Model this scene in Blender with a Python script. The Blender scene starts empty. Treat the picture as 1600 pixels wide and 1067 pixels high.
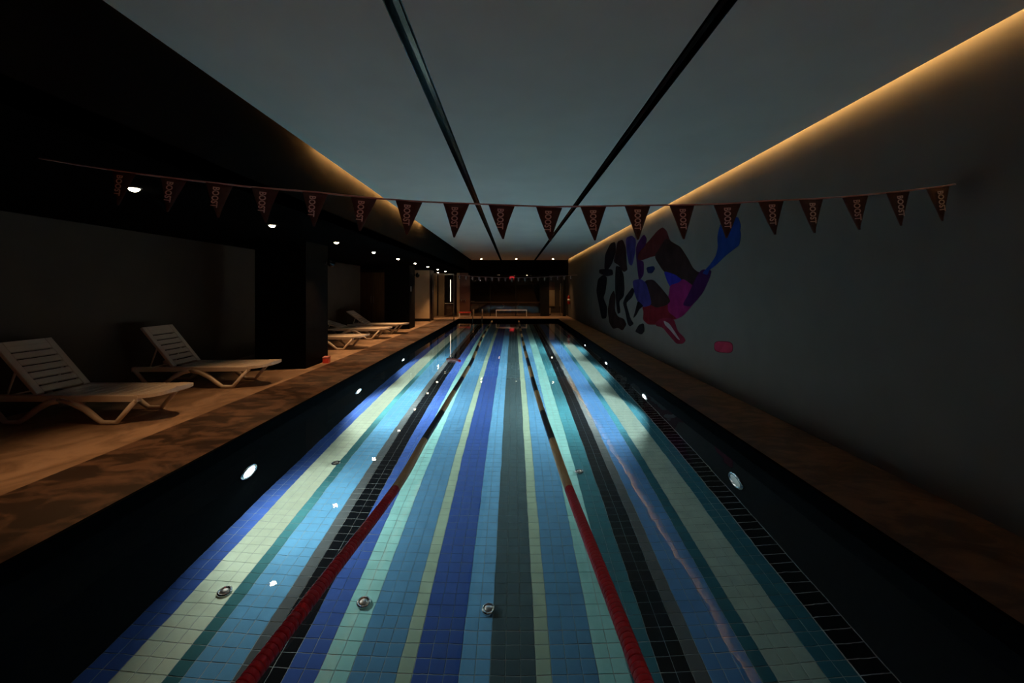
import bpy, bmesh, math, random
from mathutils import Vector, Matrix

random.seed(7)
scene = bpy.context.scene
C = scene.collection

# ------------------------------------------------------------------ camera
cam_data = bpy.data.cameras.new('camera')
cam = bpy.data.objects.new('camera', cam_data)
C.objects.link(cam)
cam.location = (0, 0, 1.6)
cam.rotation_euler = (math.pi / 2, 0, 0)
cam_data.sensor_width = 36
cam_data.lens = 14.4
cam_data.shift_x = -0.00125
cam_data.shift_y = -0.0509
cam_data.clip_start = 0.02
cam_data.clip_end = 200
scene.camera = cam

# ------------------------------------------------------------------ world, exposure
world = bpy.data.worlds.new('world')
scene.world = world
world.use_nodes = True
world.node_tree.nodes['Background'].inputs[0].default_value = (0.02, 0.025, 0.03, 1)
world.node_tree.nodes['Background'].inputs[1].default_value = 0.0
scene.view_settings.view_transform = 'Standard'
scene.view_settings.look = 'None'
scene.view_settings.exposure = 0.0
scene.view_settings.gamma = 1.0
scene.view_settings.use_curve_mapping = False
scene.cycles.sample_clamp_indirect = 4.0
scene.cycles.max_bounces = 10
scene.cycles.diffuse_bounces = 4
scene.cycles.glossy_bounces = 4
scene.cycles.transmission_bounces = 8

# light levels
POOL_W = 138.0          # each underwater lamp
POOL_COL = (0.90, 0.97, 0.92)
DOWN_W = 330.0          # each warm soffit downlight
FAR_W = 170.0           # each downlight over the far deck
WARM = (1.0, 0.54, 0.24)
LED_RIGHT = 120.0
LED_LEFT = 520.0
LED_COL = (1.0, 0.52, 0.16)

# ------------------------------------------------------------------ key dimensions (metres, deck level is z = 0)
XL, XR = -2.96, 2.40           # pool side walls
YN, YF = 0.5, 22.3             # pool end walls
ZW, ZB = -0.136, -1.836        # water, pool floor
XWL, XWR = -6.35, 3.28         # room side walls
ZC, ZS = 3.35, 2.575           # ceiling, low soffit on the left
XBK = -2.60                    # bulkhead face
YEND = 24.4                    # far glass wall
GT = 2.45                      # top of the far glass wall
P = 0.1115                     # tile pitch


# ------------------------------------------------------------------ materials
def srgb(r, g, b):
    def l(c):
        c /= 255
        return c / 12.92 if c <= 0.04045 else ((c + 0.055) / 1.055) ** 2.4
    return (l(r), l(g), l(b), 1)


def mat(name, col, rough=0.5, metal=0.0, spec=0.5, var=0.0, scale=8.0, bump=0.0, stretch=None):
    m = bpy.data.materials.new(name)
    m.use_nodes = True
    nt = m.node_tree
    b = nt.nodes['Principled BSDF']
    b.inputs['Roughness'].default_value = rough
    b.inputs['Metallic'].default_value = metal
    b.inputs['Specular IOR Level'].default_value = spec
    b.inputs['Base Color'].default_value = col
    if var or bump:
        tc = nt.nodes.new('ShaderNodeTexCoord')
        mp = nt.nodes.new('ShaderNodeMapping')
        if stretch:
            mp.inputs['Scale'].default_value = stretch
        nz = nt.nodes.new('ShaderNodeTexNoise')
        nz.inputs['Scale'].default_value = scale
        nz.inputs['Detail'].default_value = 5
        nt.links.new(tc.outputs['Object'], mp.inputs['Vector'])
        nt.links.new(mp.outputs['Vector'], nz.inputs['Vector'])
        if var:
            rp = nt.nodes.new('ShaderNodeValToRGB')
            rp.color_ramp.elements[0].position = 0.3
            rp.color_ramp.elements[1].position = 0.7
            rp.color_ramp.elements[0].color = tuple(c * (1 - var) for c in col[:3]) + (1,)
            rp.color_ramp.elements[1].color = tuple(min(1, c * (1 + var)) for c in col[:3]) + (1,)
            nt.links.new(nz.outputs['Fac'], rp.inputs['Fac'])
            nt.links.new(rp.outputs['Color'], b.inputs['Base Color'])
        if bump:
            bp = nt.nodes.new('ShaderNodeBump')
            bp.inputs['Strength'].default_value = bump
            bp.inputs['Distance'].default_value = 0.01
            nt.links.new(nz.outputs['Fac'], bp.inputs['Height'])
            nt.links.new(bp.outputs['Normal'], b.inputs['Normal'])
    return m


def emit(name, col, strength, sampled=False):
    m = bpy.data.materials.new(name)
    m.use_nodes = True
    nt = m.node_tree
    nt.nodes.clear()
    o = nt.nodes.new('ShaderNodeOutputMaterial')
    e = nt.nodes.new('ShaderNodeEmission')
    e.inputs[0].default_value = tuple(col[:3]) + (1,)
    e.inputs[1].default_value = strength
    nt.links.new(e.outputs[0], o.inputs[0])
    m.cycles.emission_sampling = 'FRONT_BACK' if sampled else 'NONE'
    return m


def stone(name, dark, light, rough, scale, stretch):
    """mottled stone: two layers of noise pick between a dark and a light tone"""
    m = bpy.data.materials.new(name)
    m.use_nodes = True
    nt = m.node_tree
    b = nt.nodes['Principled BSDF']
    tc = nt.nodes.new('ShaderNodeTexCoord')
    mp = nt.nodes.new('ShaderNodeMapping')
    mp.inputs['Scale'].default_value = stretch
    n1 = nt.nodes.new('ShaderNodeTexNoise')
    n1.inputs['Scale'].default_value = scale
    n1.inputs['Detail'].default_value = 8
    n1.inputs['Roughness'].default_value = 0.62
    n1.inputs['Distortion'].default_value = 0.8
    rp = nt.nodes.new('ShaderNodeValToRGB')
    rp.color_ramp.elements[0].position = 0.44
    rp.color_ramp.elements[1].position = 0.60
    rp.color_ramp.elements[0].color = dark
    rp.color_ramp.elements[1].color = light
    nt.links.new(tc.outputs['Object'], mp.inputs['Vector'])
    nt.links.new(mp.outputs['Vector'], n1.inputs['Vector'])
    nt.links.new(n1.outputs['Fac'], rp.inputs['Fac'])
    nt.links.new(rp.outputs['Color'], b.inputs['Base Color'])
    b.inputs['Roughness'].default_value = rough
    bp = nt.nodes.new('ShaderNodeBump')
    bp.inputs['Strength'].default_value = 0.15
    bp.inputs['Distance'].default_value = 0.004
    nt.links.new(n1.outputs['Fac'], bp.inputs['Height'])
    nt.links.new(bp.outputs['Normal'], b.inputs['Normal'])
    return m


M = {}
M['ceiling'] = mat('ceiling_paint', (0.66, 0.61, 0.54, 1), 0.9, spec=0.05, var=0.04, scale=1.5)
M['wall'] = mat('wall_paint', (0.115, 0.112, 0.104, 1), 0.85, spec=0.0, var=0.05, scale=2.0, bump=0.1)
M['wall_left'] = mat('left_wall_paint', (0.065, 0.054, 0.043, 1), 0.85, spec=0.0, var=0.06, scale=2.0)
M['black_paint'] = mat('black_paint', (0.003, 0.0028, 0.0026, 1), 0.8, spec=0.0, var=0.2, scale=3)
M['bulkhead'] = mat('bulkhead_paint', (0.011, 0.010, 0.009, 1), 0.85, spec=0.0, var=0.1, scale=3)
M['black_column'] = mat('black_column_tile', (0.004, 0.0038, 0.0036, 1), 0.5, spec=0.02, var=0.3, scale=6)
M['brown_trim'] = mat('dark_brown_wood', (0.030, 0.014, 0.009, 1), 0.5, var=0.3, scale=3, stretch=(8, 8, 0.6))
M['door_wood'] = mat('door_wood', (0.16, 0.085, 0.04, 1), 0.5, var=0.25, scale=3, stretch=(9, 9, 0.5))
M['door_wood2'] = mat('door_wood_pale', (0.22, 0.125, 0.055, 1), 0.5, var=0.25, scale=3, stretch=(9, 9, 0.5))
M['beige'] = mat('beige_panel', (0.50, 0.39, 0.25, 1), 0.75, spec=0.2, var=0.05, scale=3)
M['maroon'] = mat('maroon_panel', (0.16, 0.075, 0.05, 1), 0.6, var=0.1, scale=4)
M['deck'] = stone('tan_deck_stone', (0.21, 0.135, 0.085, 1), (0.36, 0.24, 0.155, 1), 0.5, 1.8, (1.1, 0.9, 1))
M['strip'] = stone('brown_wet_stone', (0.028, 0.016, 0.010, 1), (0.125, 0.070, 0.043, 1), 0.45, 2.8, (0.9, 1.5, 1))
M['pool_black'] = mat('pool_wall_tile', (0.0030, 0.0042, 0.0050, 1), 0.6, spec=0.0, var=0.3, scale=20)
M['grout'] = mat('grout', (0.36, 0.43, 0.43, 1), 0.8, spec=0.2, var=0.15, scale=30)
M['grout_dark'] = mat('wall_grout', (0.55, 0.58, 0.58, 1), 0.8, spec=0.2, var=0.15, scale=30)
M['chrome'] = mat('chrome', (0.75, 0.75, 0.74, 1), 0.15, metal=1.0, var=0.05, scale=10)
M['steel'] = mat('brushed_steel', (0.45, 0.42, 0.38, 1), 0.35, metal=1.0, var=0.1, scale=20)
M['black_gloss'] = mat('black_gloss', (0.002, 0.002, 0.0025, 1), 0.15, spec=0.2, var=0.2, scale=10)
M['black_matte'] = mat('black_matte', (0.006, 0.006, 0.006, 1), 0.6, spec=0.2, var=0.2, scale=10)
M['white_plastic'] = mat('white_plastic', (0.66, 0.57, 0.47, 1), 0.35, var=0.04, scale=5)
M['white_metal'] = mat('white_metal', (0.75, 0.74, 0.70, 1), 0.4, var=0.04, scale=5)
M['pennant'] = mat('pennant_cloth', (0.095, 0.072, 0.070, 1), 0.8, spec=0.1, var=0.2, scale=12)
M['lettering'] = mat('pennant_lettering', (0.92, 0.88, 0.86, 1), 0.7, spec=0.1, var=0.1, scale=40)
M['cord'] = mat('pennant_cord', (0.62, 0.44, 0.44, 1), 0.7, spec=0.2, var=0.15, scale=14)
M['float_red'] = mat('float_red', (0.78, 0.012, 0.030, 1), 0.35, var=0.12, scale=20)
M['float_gold'] = mat('float_gold', (0.88, 0.58, 0.27, 1), 0.4, var=0.12, scale=20)
M['float_navy'] = mat('float_navy', (0.012, 0.012, 0.022, 1), 0.35, var=0.2, scale=20)
M['red_plastic'] = mat('red_plastic', (0.70, 0.06, 0.045, 1), 0.4, var=0.1, scale=10)
M['pink_foam'] = mat('pink_foam', (0.60, 0.22, 0.20, 1), 0.6, var=0.1, scale=20)
M['extinguisher'] = mat('red_enamel', (0.35, 0.02, 0.012, 1), 0.25, var=0.05, scale=5)
M['curtain'] = mat('pale_curtain', (0.42, 0.38, 0.33, 1), 0.8, var=0.1, scale=5)
M['dark_room'] = mat('dark_room_paint', (0.10, 0.085, 0.065, 1), 0.8, var=0.1, scale=2)

# coloured pool tiles
TILE = {
    'slate': srgb(60, 82, 88), 'sky': srgb(96, 156, 196), 'royal': srgb(50, 82, 150), 'sage': srgb(148, 176, 156),
    'steel': srgb(80, 134, 172), 'mint': srgb(142, 204, 202), 'blue': srgb(60, 92, 162), 'black': srgb(9, 13, 17),
    'grey': srgb(78, 86, 88), 'azure': srgb(92, 152, 190), 'green': srgb(54, 106, 112), 'cream': srgb(206, 224, 200),
    'teal': srgb(48, 102, 114), 'petrol': srgb(42, 92, 106), 'ocean': srgb(72, 120, 170), 'stone': srgb(136, 160, 152),
}
for k, v in TILE.items():
    M['tile_' + k] = mat('tile_' + k, v, 0.6, spec=0.02, var=0.10, scale=7)

# stripes from the left pool wall to the right one, in tiles
STRIPES = [('blue', 2), ('cream', 3), ('green', 1), ('azure', 3), ('grey', 1), ('black', 2), ('blue', 2), ('mint', 2), ('steel', 3),
           ('sage', 1), ('royal', 3), ('sky', 2), ('slate', 3), ('sage', 1), ('steel', 3), ('mint', 2), ('teal', 2), ('black', 2),
           ('grey', 1), ('ocean', 3), ('petrol', 1), ('stone', 3), ('petrol', 2)]


def glass_material(name, tint, ior):
    m = bpy.data.materials.new(name)
    m.use_nodes = True
    nt = m.node_tree
    nt.nodes.clear()
    o = nt.nodes.new('ShaderNodeOutputMaterial')
    tr = nt.nodes.new('ShaderNodeBsdfTransparent')
    tr.inputs[0].default_value = tint
    gl = nt.nodes.new('ShaderNodeBsdfGlossy')
    gl.inputs['Roughness'].default_value = 0.02
    fr = nt.nodes.new('ShaderNodeFresnel')
    fr.inputs['IOR'].default_value = ior
    mx = nt.nodes.new('ShaderNodeMixShader')
    nt.links.new(fr.outputs[0], mx.inputs[0])
    nt.links.new(tr.outputs[0], mx.inputs[1])
    nt.links.new(gl.outputs[0], mx.inputs[2])
    nt.links.new(mx.outputs[0], o.inputs[0])
    return m


M['glass'] = glass_material('tinted_glass', (0.55, 0.52, 0.48, 1), 1.9)
M['clear_glass'] = glass_material('clear_glass', (0.93, 0.93, 0.92, 1), 1.5)


def water_material():
    m = bpy.data.materials.new('water')
    m.use_nodes = True
    nt = m.node_tree
    nt.nodes.clear()
    o = nt.nodes.new('ShaderNodeOutputMaterial')
    g = nt.nodes.new('ShaderNodeBsdfGlass')
    g.inputs['IOR'].default_value = 1.33
    g.inputs['Roughness'].default_value = 0.0
    tc = nt.nodes.new('ShaderNodeTexCoord')
    n1 = nt.nodes.new('ShaderNodeTexNoise')
    n1.inputs['Scale'].default_value = 1.6
    n1.inputs['Detail'].default_value = 2
    n2 = nt.nodes.new('ShaderNodeTexNoise')
    n2.inputs['Scale'].default_value = 9.0
    n2.inputs['Detail'].default_value = 2
    ad = nt.nodes.new('ShaderNodeMath')
    ad.operation = 'MULTIPLY_ADD'
    ad.inputs[1].default_value = 0.08
    bp = nt.nodes.new('ShaderNodeBump')
    bp.inputs['Strength'].default_value = 1.0
    bp.inputs['Distance'].default_value = 0.0035
    nt.links.new(tc.outputs['Object'], n1.inputs['Vector'])
    nt.links.new(tc.outputs['Object'], n2.inputs['Vector'])
    nt.links.new(n2.outputs['Fac'], ad.inputs[0])
    nt.links.new(n1.outputs['Fac'], ad.inputs[2])
    nt.links.new(ad.outputs[0], bp.inputs['Height'])
    nt.links.new(bp.outputs['Normal'], g.inputs['Normal'])
    nt.links.new(g.outputs[0], o.inputs[0])
    return m


M['water'] = water_material()


# ------------------------------------------------------------------ mesh helpers
class MB:
    def __init__(self):
        self.v, self.f, self.mi, self.cur = [], [], [], 0

    def add(self, vs, fs):
        n = len(self.v)
        self.v += [tuple(p) for p in vs]
        for f in fs:
            self.f.append(tuple(i + n for i in f))
            self.mi.append(self.cur)
        return self

    def box(self, x0, x1, y0, y1, z0, z1):
        return self.add([(x0, y0, z0), (x1, y0, z0), (x1, y1, z0), (x0, y1, z0), (x0, y0, z1), (x1, y0, z1), (x1, y1, z1), (x0, y1, z1)],
                        [(0, 3, 2, 1), (4, 5, 6, 7), (0, 1, 5, 4), (1, 2, 6, 5), (2, 3, 7, 6), (3, 0, 4, 7)])

    def chamfer_box(self, x0, x1, y0, y1, z0, z1, c):
        """box whose upper edges are cut back by c"""
        return self.add([(x0, y0, z0), (x1, y0, z0), (x1, y1, z0), (x0, y1, z0),
                         (x0, y0, z1 - c), (x1, y0, z1 - c), (x1, y1, z1 - c), (x0, y1, z1 - c),
                         (x0 + c, y0 + c, z1), (x1 - c, y0 + c, z1), (x1 - c, y1 - c, z1), (x0 + c, y1 - c, z1)],
                        [(0, 3, 2, 1), (0, 1, 5, 4), (1, 2, 6, 5), (2, 3, 7, 6), (3, 0, 4, 7),
                         (4, 5, 9, 8), (5, 6, 10, 9), (6, 7, 11, 10), (7, 4, 8, 11), (8, 9, 10, 11)])

    def prism(self, poly, axis, a0, a1):
        """extrude a 2-D polygon along an axis: axis 'x' -> poly is (y, z), 'y' -> (x, z), 'z' -> (x, y)"""
        def pt(p, a):
            return {'x': (a, p[0], p[1]), 'y': (p[0], a, p[1]), 'z': (p[0], p[1], a)}[axis]
        n = len(poly)
        vs = [pt(p, a0) for p in poly] + [pt(p, a1) for p in poly]
        fs = [tuple(range(n - 1, -1, -1)), tuple(range(n, 2 * n))]
        fs += [(i, (i + 1) % n, n + (i + 1) % n, n + i) for i in range(n)]
        return self.add(vs, fs)

    def tube(self, pts, r, n=8, caps=True):
        pts = [Vector(p) for p in pts]
        rs = r if isinstance(r, (list, tuple)) else [r] * len(pts)
        vs, fs = [], []
        up = None
        for i, p in enumerate(pts):
            d = (pts[min(i + 1, len(pts) - 1)] - pts[max(i - 1, 0)]).normalized()
            if up is None:
                up = Vector((0, 0, 1)) if abs(d.z) < 0.9 else Vector((1, 0, 0))
            a = (up - d * up.dot(d)).normalized()
            b = d.cross(a)
            up = a
            for k in range(n):
                t = 2 * math.pi * k / n
                vs.append(p + (a * math.cos(t) + b * math.sin(t)) * rs[i])
        for i in range(len(pts) - 1):
            for k in range(n):
                fs.append((i * n + k, i * n + (k + 1) % n, (i + 1) * n + (k + 1) % n, (i + 1) * n + k))
        if caps:
            fs.append(tuple(range(n - 1, -1, -1)))
            fs.append(tuple(range((len(pts) - 1) * n, len(pts) * n)))
        return self.add(vs, fs)

    def lathe(self, prof, origin=(0, 0, 0), axis='z', n=20):
        """prof: list of (radius, height)"""
        vs, fs = [], []
        for r, h in prof:
            for k in range(n):
                t = 2 * math.pi * k / n
                q = (r * math.cos(t), r * math.sin(t), h)
                if axis == 'x':
                    q = (q[2], q[0], q[1])
                elif axis == 'y':
                    q = (q[1], q[2], q[0])
                vs.append(tuple(q[i] + origin[i] for i in range(3)))
        for i in range(len(prof) - 1):
            for k in range(n):
                fs.append((i * n + k, i * n + (k + 1) % n, (i + 1) * n + (k + 1) % n, (i + 1) * n + k))
        fs.append(tuple(range(n - 1, -1, -1)))
        fs.append(tuple(range((len(prof) - 1) * n, len(prof) * n)))
        return self.add(vs, fs)

    def mesh(self, name, mats, smooth=False):
        me = bpy.data.meshes.new(name)
        me.from_pydata(self.v, [], self.f)
        for m in (mats if isinstance(mats, list) else [mats]):
            me.materials.append(m)
        if isinstance(mats, list):
            me.polygons.foreach_set('material_index', self.mi)
        if smooth:
            me.polygons.foreach_set('use_smooth', [True] * len(me.polygons))
        me.update()
        return me


def link(name, me, parent=None, loc=(0, 0, 0), rot=(0, 0, 0)):
    o = bpy.data.objects.new(name, me)
    C.objects.link(o)
    o.parent = parent
    o.location = loc
    o.rotation_euler = rot
    return o


def obj(name, mb, m, parent=None, loc=(0, 0, 0), rot=(0, 0, 0), smooth=False):
    return link(name, mb.mesh(name, m, smooth), parent, loc, rot)


def tag(o, label=None, cat=None, group=None, kind=None):
    if label:
        o['label'] = label
    if cat:
        o['category'] = cat
    if group:
        o['group'] = group
    if kind:
        o['kind'] = kind
    return o


def thing(name, label, cat, loc=(0, 0, 0), rz=0.0, group=None):
    return tag(link(name, None, None, loc, (0, 0, rz)), label, cat, group)


def struct(name, mb, m, label=None, parent=None):
    o = obj(name, mb, m, parent)
    o['kind'] = 'structure'
    if label:
        o['label'] = label
    return o


def lamp(name, kind, parent, loc, rot, energy, col, **kw):
    ld = bpy.data.lights.new(name, kind)
    ld.energy = energy
    ld.color = col
    for k, v in kw.items():
        setattr(ld, k, v)
    ld.cycles.use_multiple_importance_sampling = False
    return link(name, ld, parent, loc, rot)


# ================================================================== THE ROOM
Y0, Y1 = -1.2, 28.0
struct('floor', MB().box(-8.2, -3.98, Y0, Y1, -0.2, 0).box(-3.98, XL, YF, Y1, -0.2, 0).box(XL, XWR + 0.1, YF + 0.35, Y1, -0.2, 0)
       .box(-3.98, XWR + 0.1, Y0, YN - 0.3, -0.2, 0), M['deck'], 'tan stone deck around the pool')
E_ = 0.035
struct('floor_edge_strip', MB().box(-3.98, XL - E_, YN - 0.3, YF, -0.03, 0.0).box(XL - E_, XR + E_, YF + E_, YF + 0.35, -0.03, 0)
       .box(XR + E_, XWR + 0.1, YN - 0.3, YF + 0.35, -0.03, 0).box(XL - E_, XR + E_, YN - 0.3, YN - E_, -0.03, 0), M['strip'], 'dark brown mottled stone strip along the pool edge')
struct('wall_right', MB().box(XWR, XWR + 0.2, Y0, Y1, -0.1, 3.7), M['wall'], 'grey plastered wall with the painted mural')
struct('wall_left', MB().box(XWL - 0.2, XWL, Y0, 17.0, 0, 2.9).box(-8.2, XWL - 0.2, 16.8, 17.0, 0, 2.9), M['wall_left'], 'dim grey wall behind the loungers')
struct('wall_near', MB().box(-8.2, XWR, Y0 - 0.2, Y0, -0.1, 3.7), M['black_paint'], 'dark wall behind the photographer')
struct('wall_recess', MB().box(-8.2, -5.2, 19.72, 19.9, 0, 2.9).box(-8.4, -8.2, 16.8, 19.9, 0, 2.9), M['wall_left'], 'dim recess wall around the wooden door')

# ceiling: three slabs with two slots between them, cove gaps at both sides
SL = (-0.735, 1.30)
SW = 0.058
cl = [(-2.485, SL[0] - SW), (SL[0] + SW, SL[1] - SW), (SL[1] + SW, 3.185)]
mb = MB()
for a, b in cl:
    mb.box(a, b, Y0, YEND, ZC, ZC + 0.05)
struct('ceiling', mb, M['ceiling'], 'pale suspended ceiling in three long fields')
struct('ceiling_roof', MB().box(XBK, XWR, Y0, YEND, 3.66, 3.8), M['ceiling'], 'slab above the suspended ceiling')
for i, x in enumerate(SL):
    t = struct('trim_%d' % (i + 1), MB().box(x - SW, x - SW + 0.006, Y0, YEND, ZC, ZC + 0.09).box(x + SW - 0.006, x + SW, Y0, YEND, ZC, ZC + 0.09)
               .box(x - SW, x + SW, Y0, YEND, ZC + 0.09, ZC + 0.1), M['black_gloss'],
               ['black recessed slot in the ceiling, left of the two', 'black recessed slot in the ceiling, right of the two'][i])
    obj('track_rail', MB().box(x - 0.012, x + 0.026, Y0, YEND, ZC + 0.035, ZC + 0.089), M['black_gloss'], t)
struct('wall_bulkhead', MB().box(XBK - 0.08, XBK, Y0, YEND, ZS, 3.7), M['bulkhead'], 'black bulkhead face below the ceiling on the lounger side')
struct('ceiling_soffit', MB().box(-8.2, XBK, Y0, Y1, ZS, ZS + 0.12), M['black_paint'], 'low black soffit over the lounger deck')
struct('wall_far', MB().box(XBK - 0.08, XWR, YEND, YEND + 0.14, GT, 3.7), M['black_paint'], 'black fascia above the far glass wall')
struct('wall_far_column', MB().box(1.66, 2.12, YEND - 0.02, YEND + 0.4, 0, GT).box(2.98, 3.13, YEND - 0.02, YEND + 0.16, 0, GT), M['black_matte'],
       'black posts either side of the far doorway')

# columns on the lounger deck
c = struct('wall_column_1', MB().box(-5.21, -4.18, 8.26, 9.23, 0, ZS), M['black_column'], 'nearer black square column')
c = struct('wall_column_2', MB().box(-5.19, -4.18, 16.5, 17.4, 0, ZS), M['black_column'], 'farther black square column')
c3 = struct('wall_column_3', MB().box(-5.2, -4.17, 20.56, 21.5, 0, ZS), M['brown_trim'], 'far column faced with a beige panel')
obj('panel', MB().box(-5.2, -4.20, 20.53, 20.56, 0.14, ZS - 0.02), M['beige'], c3)
obj('plinth', MB().box(-5.2, -4.17, 20.52, 20.56, 0, 0.14), M['black_matte'], c3)

# ================================================================== POOL SHELL
pw = struct('wall_pool_left', MB().box(XL - 0.2, XL, YN, YF, ZB - 0.2, -0.03), M['pool_black'], 'black tiled pool wall on the lounger side')
XS = XR + 0.235                # foot of the right pool wall is set back below a black ledge
pr = struct('wall_pool_right', MB().box(XR, XS + 0.1, YN, YF, -1.08, -0.03).box(XS, XS + 0.1, YN, YF, ZB - 0.2, -1.08), M['pool_black'], 'black tiled pool wall below the mural wall')
struct('wall_pool_far', MB().box(XL - 0.2, XR + 0.34, YF, YF + 0.2, ZB - 0.2, -0.03), M['pool_black'], 'black pool wall at the far end')
struct('wall_pool_near', MB().box(XL - 0.2, XR + 0.34, YN - 0.2, YN, ZB - 0.2, -0.03), M['pool_black'], 'black pool wall at the near end')

struct('trim_3', MB().box(XL - E_, XL, YN, YF, -0.03, 0.0).box(XR, XR + E_, YN, YF, -0.03, 0.0).box(XL - E_, XR + E_, YF, YF + E_, -0.03, 0.0)
       .box(XL - E_, XR + E_, YN - E_, YN, -0.03, 0.0), M['pool_black'], 'thin black edging round the pool')
# row of black tiles with pale joints along the foot of the right pool wall
obj('grout_bed', MB().box(XR + 0.002, XS, YN, YF, ZB - 0.2, ZB - 0.003), M['grout_dark'], pr)
n_up = int((YF - YN) / P)
up_me = MB().box(0.009, XS - XR - 0.010, 0.004, P - 0.004, -0.012, 0.0).mesh('tile', M['pool_black'])
rest = MB()
for j in range(n_up):
    y = YN + j * P
    if 14 <= j < 150:
        link('tile', up_me, pr, (XR, y, ZB))
    else:
        rest.box(XR + 0.009, XS - 0.010, y + 0.004, y + P - 0.004, ZB - 0.012, ZB)
tag(obj('tile_row', rest, M['pool_black'], pr), kind='stuff')

# striped floor, tile by tile
pf = struct('floor_pool', MB().box(XL, XR, YN, YF, ZB - 0.2, ZB - 0.003), M['grout'], 'pool floor of blue, green and black tile stripes')
cols = []
for nme, k in STRIPES:
    cols += [nme] * k
ncol = len(cols)
PX = (XR - XL) / ncol
nrow = int((YF - YN) / P)
g = 0.0022
keys = sorted(TILE)
tile_me = {}
for k in keys:
    tile_me[k] = MB().chamfer_box(g, PX - g, g, P - g, -0.012, 0, 0.002).mesh('tile', M['tile_' + k])
field = MB()
shown = 0
for j in range(nrow):
    y = YN + j * P
    for i, nme in enumerate(cols):
        x = XL + i * PX
        dz = random.uniform(-0.0012, 0.0)
        if 19 <= j <= 24 and shown < 300 or j == 25 and 17 <= i < 29:
            link('tile', tile_me[nme], pf, (x, y, ZB + dz))
            shown += 1
        else:
            field.cur = keys.index(nme)
            z = ZB + dz
            a, b, c_, d = x + g, x + PX - g, y + g, y + P - g
            field.add([(a, c_, z), (b, c_, z), (b, d, z), (a, d, z), (a, c_, z - 0.01), (b, c_, z - 0.01), (b, d, z - 0.01), (a, d, z - 0.01)],
                      [(0, 1, 2, 3), (4, 5, 1, 0), (5, 6, 2, 1), (6, 7, 3, 2), (7, 4, 0, 3)])
tag(obj('tile_field', field, [M['tile_' + k] for k in keys], pf), kind='stuff')

# water
tag(obj('pool_water', MB().add([(XL, YN, ZW), (XR, YN, ZW), (XR, YF, ZW), (XL, YF, ZW)], [(0, 1, 2, 3)]), M['water']),
    'clear still water filling the long pool', 'water', kind='stuff')

# ================================================================== UNDERWATER LAMPS
lens_on = emit('pool_lamp_lens_lit', (0.92, 0.97, 1.0), 22.0)
lens_off = mat('pool_lamp_lens_off', (0.35, 0.42, 0.42, 1), 0.1, var=0.1, scale=10)
ring_me = MB().lathe([(0.118, 0.0), (0.120, 0.014), (0.108, 0.024), (0.092, 0.026), (0.090, 0.010)], n=24).mesh('bezel', M['chrome'], True)
lens_me_on = MB().lathe([(0.092, 0.008), (0.080, 0.020), (0.050, 0.028), (0.012, 0.031)], n=24).mesh('lens', lens_on, True)
lens_me_off = MB().lathe([(0.092, 0.008), (0.080, 0.020), (0.050, 0.028), (0.012, 0.031)], n=24).mesh('lens', lens_off, True)


def pool_lamp(side, y, lit, label, power=1.0, spread=140):
    x = XL if side < 0 else XR
    t = thing('pool_lamp', label, 'pool light', (x, y, ZW - 0.80), 0, 'round underwater lamps in the pool walls')
    t.rotation_euler = (0, math.pi / 2 if side < 0 else -math.pi / 2, 0)
    t.scale = (1.2, 1.2, 1.0)
    link('bezel', ring_me, t)
    link('lens', lens_me_on if lit else lens_me_off, t)
    if lit:
        # tilt of the beam below the horizontal: the lamp shines across and down
        lamp('lamp', 'AREA', t, (0, 0, 0.045), (0, math.radians(180 + 26 if side < 0 else 180 - 26), 0), POOL_W * power, POOL_COL,
             shape='DISK', size=0.15, spread=math.radians(spread))


pool_lamp(-1, 4.57, True, 'bright underwater lamp in left pool wall, nearest the camera on that side', 0.27, 145)
pool_lamp(-1, 7.80, True, 'bright underwater lamp in left pool wall, second from the camera')
pool_lamp(-1, 10.95, True, 'bright underwater lamp in left pool wall, farthest lit one')
pool_lamp(1, 4.40, False, 'unlit round lamp in right pool wall, nearest the camera')
pool_lamp(1, 7.45, True, 'bright underwater lamp in right pool wall just past the unlit one', 0.9, 124)
pool_lamp(1, 10.5, True, 'bright underwater lamp in right pool wall, second of the lit three')
pool_lamp(1, 13.6, True, 'bright underwater lamp in right pool wall, farthest from the camera')

# round floor inlets
in_rim = MB().lathe([(0.058, 0), (0.060, 0.012), (0.050, 0.022), (0.040, 0.022), (0.038, 0.010)], n=20).mesh('rim', M['chrome'], True)
in_cap = MB().lathe([(0.036, 0.0), (0.036, 0.016), (0.024, 0.024), (0.004, 0.026)], n=20).mesh('cap', M['steel'], True)
for (x, y, lab) in [(-2.48, 3.52, 'round chrome floor inlet on the pale cream stripe, near the camera'),
                    (-1.28, 3.50, 'round chrome floor inlet on the mint stripe, left of centre'),
                    (-0.21, 3.47, 'round chrome floor inlet beside the dark slate centre stripe'),
                    (-2.43, 5.62, 'round floor inlet on the green stripe under the left lamps'),
                    (0.88, 5.49, 'round floor inlet on the teal stripe beyond the right red floats')]:
    t = thing('floor_inlet', lab, 'pool inlet', (x, y, ZB), 0, 'round inlets in the pool floor')
    link('rim', in_rim, t)
    link('cap', in_cap, t)


# ================================================================== DOWNLIGHTS
dl_ring = MB().lathe([(0.062, 0), (0.064, -0.008), (0.052, -0.014), (0.044, -0.004)], n=20).mesh('trim_ring', M['steel'], True)
dl_lens = MB().lathe([(0.044, -0.003), (0.042, -0.018), (0.030, -0.034), (0.006, -0.041)], n=16).mesh('lens', emit('downlight_lens', (1.0, 0.80, 0.52), 38.0), True)


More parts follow.
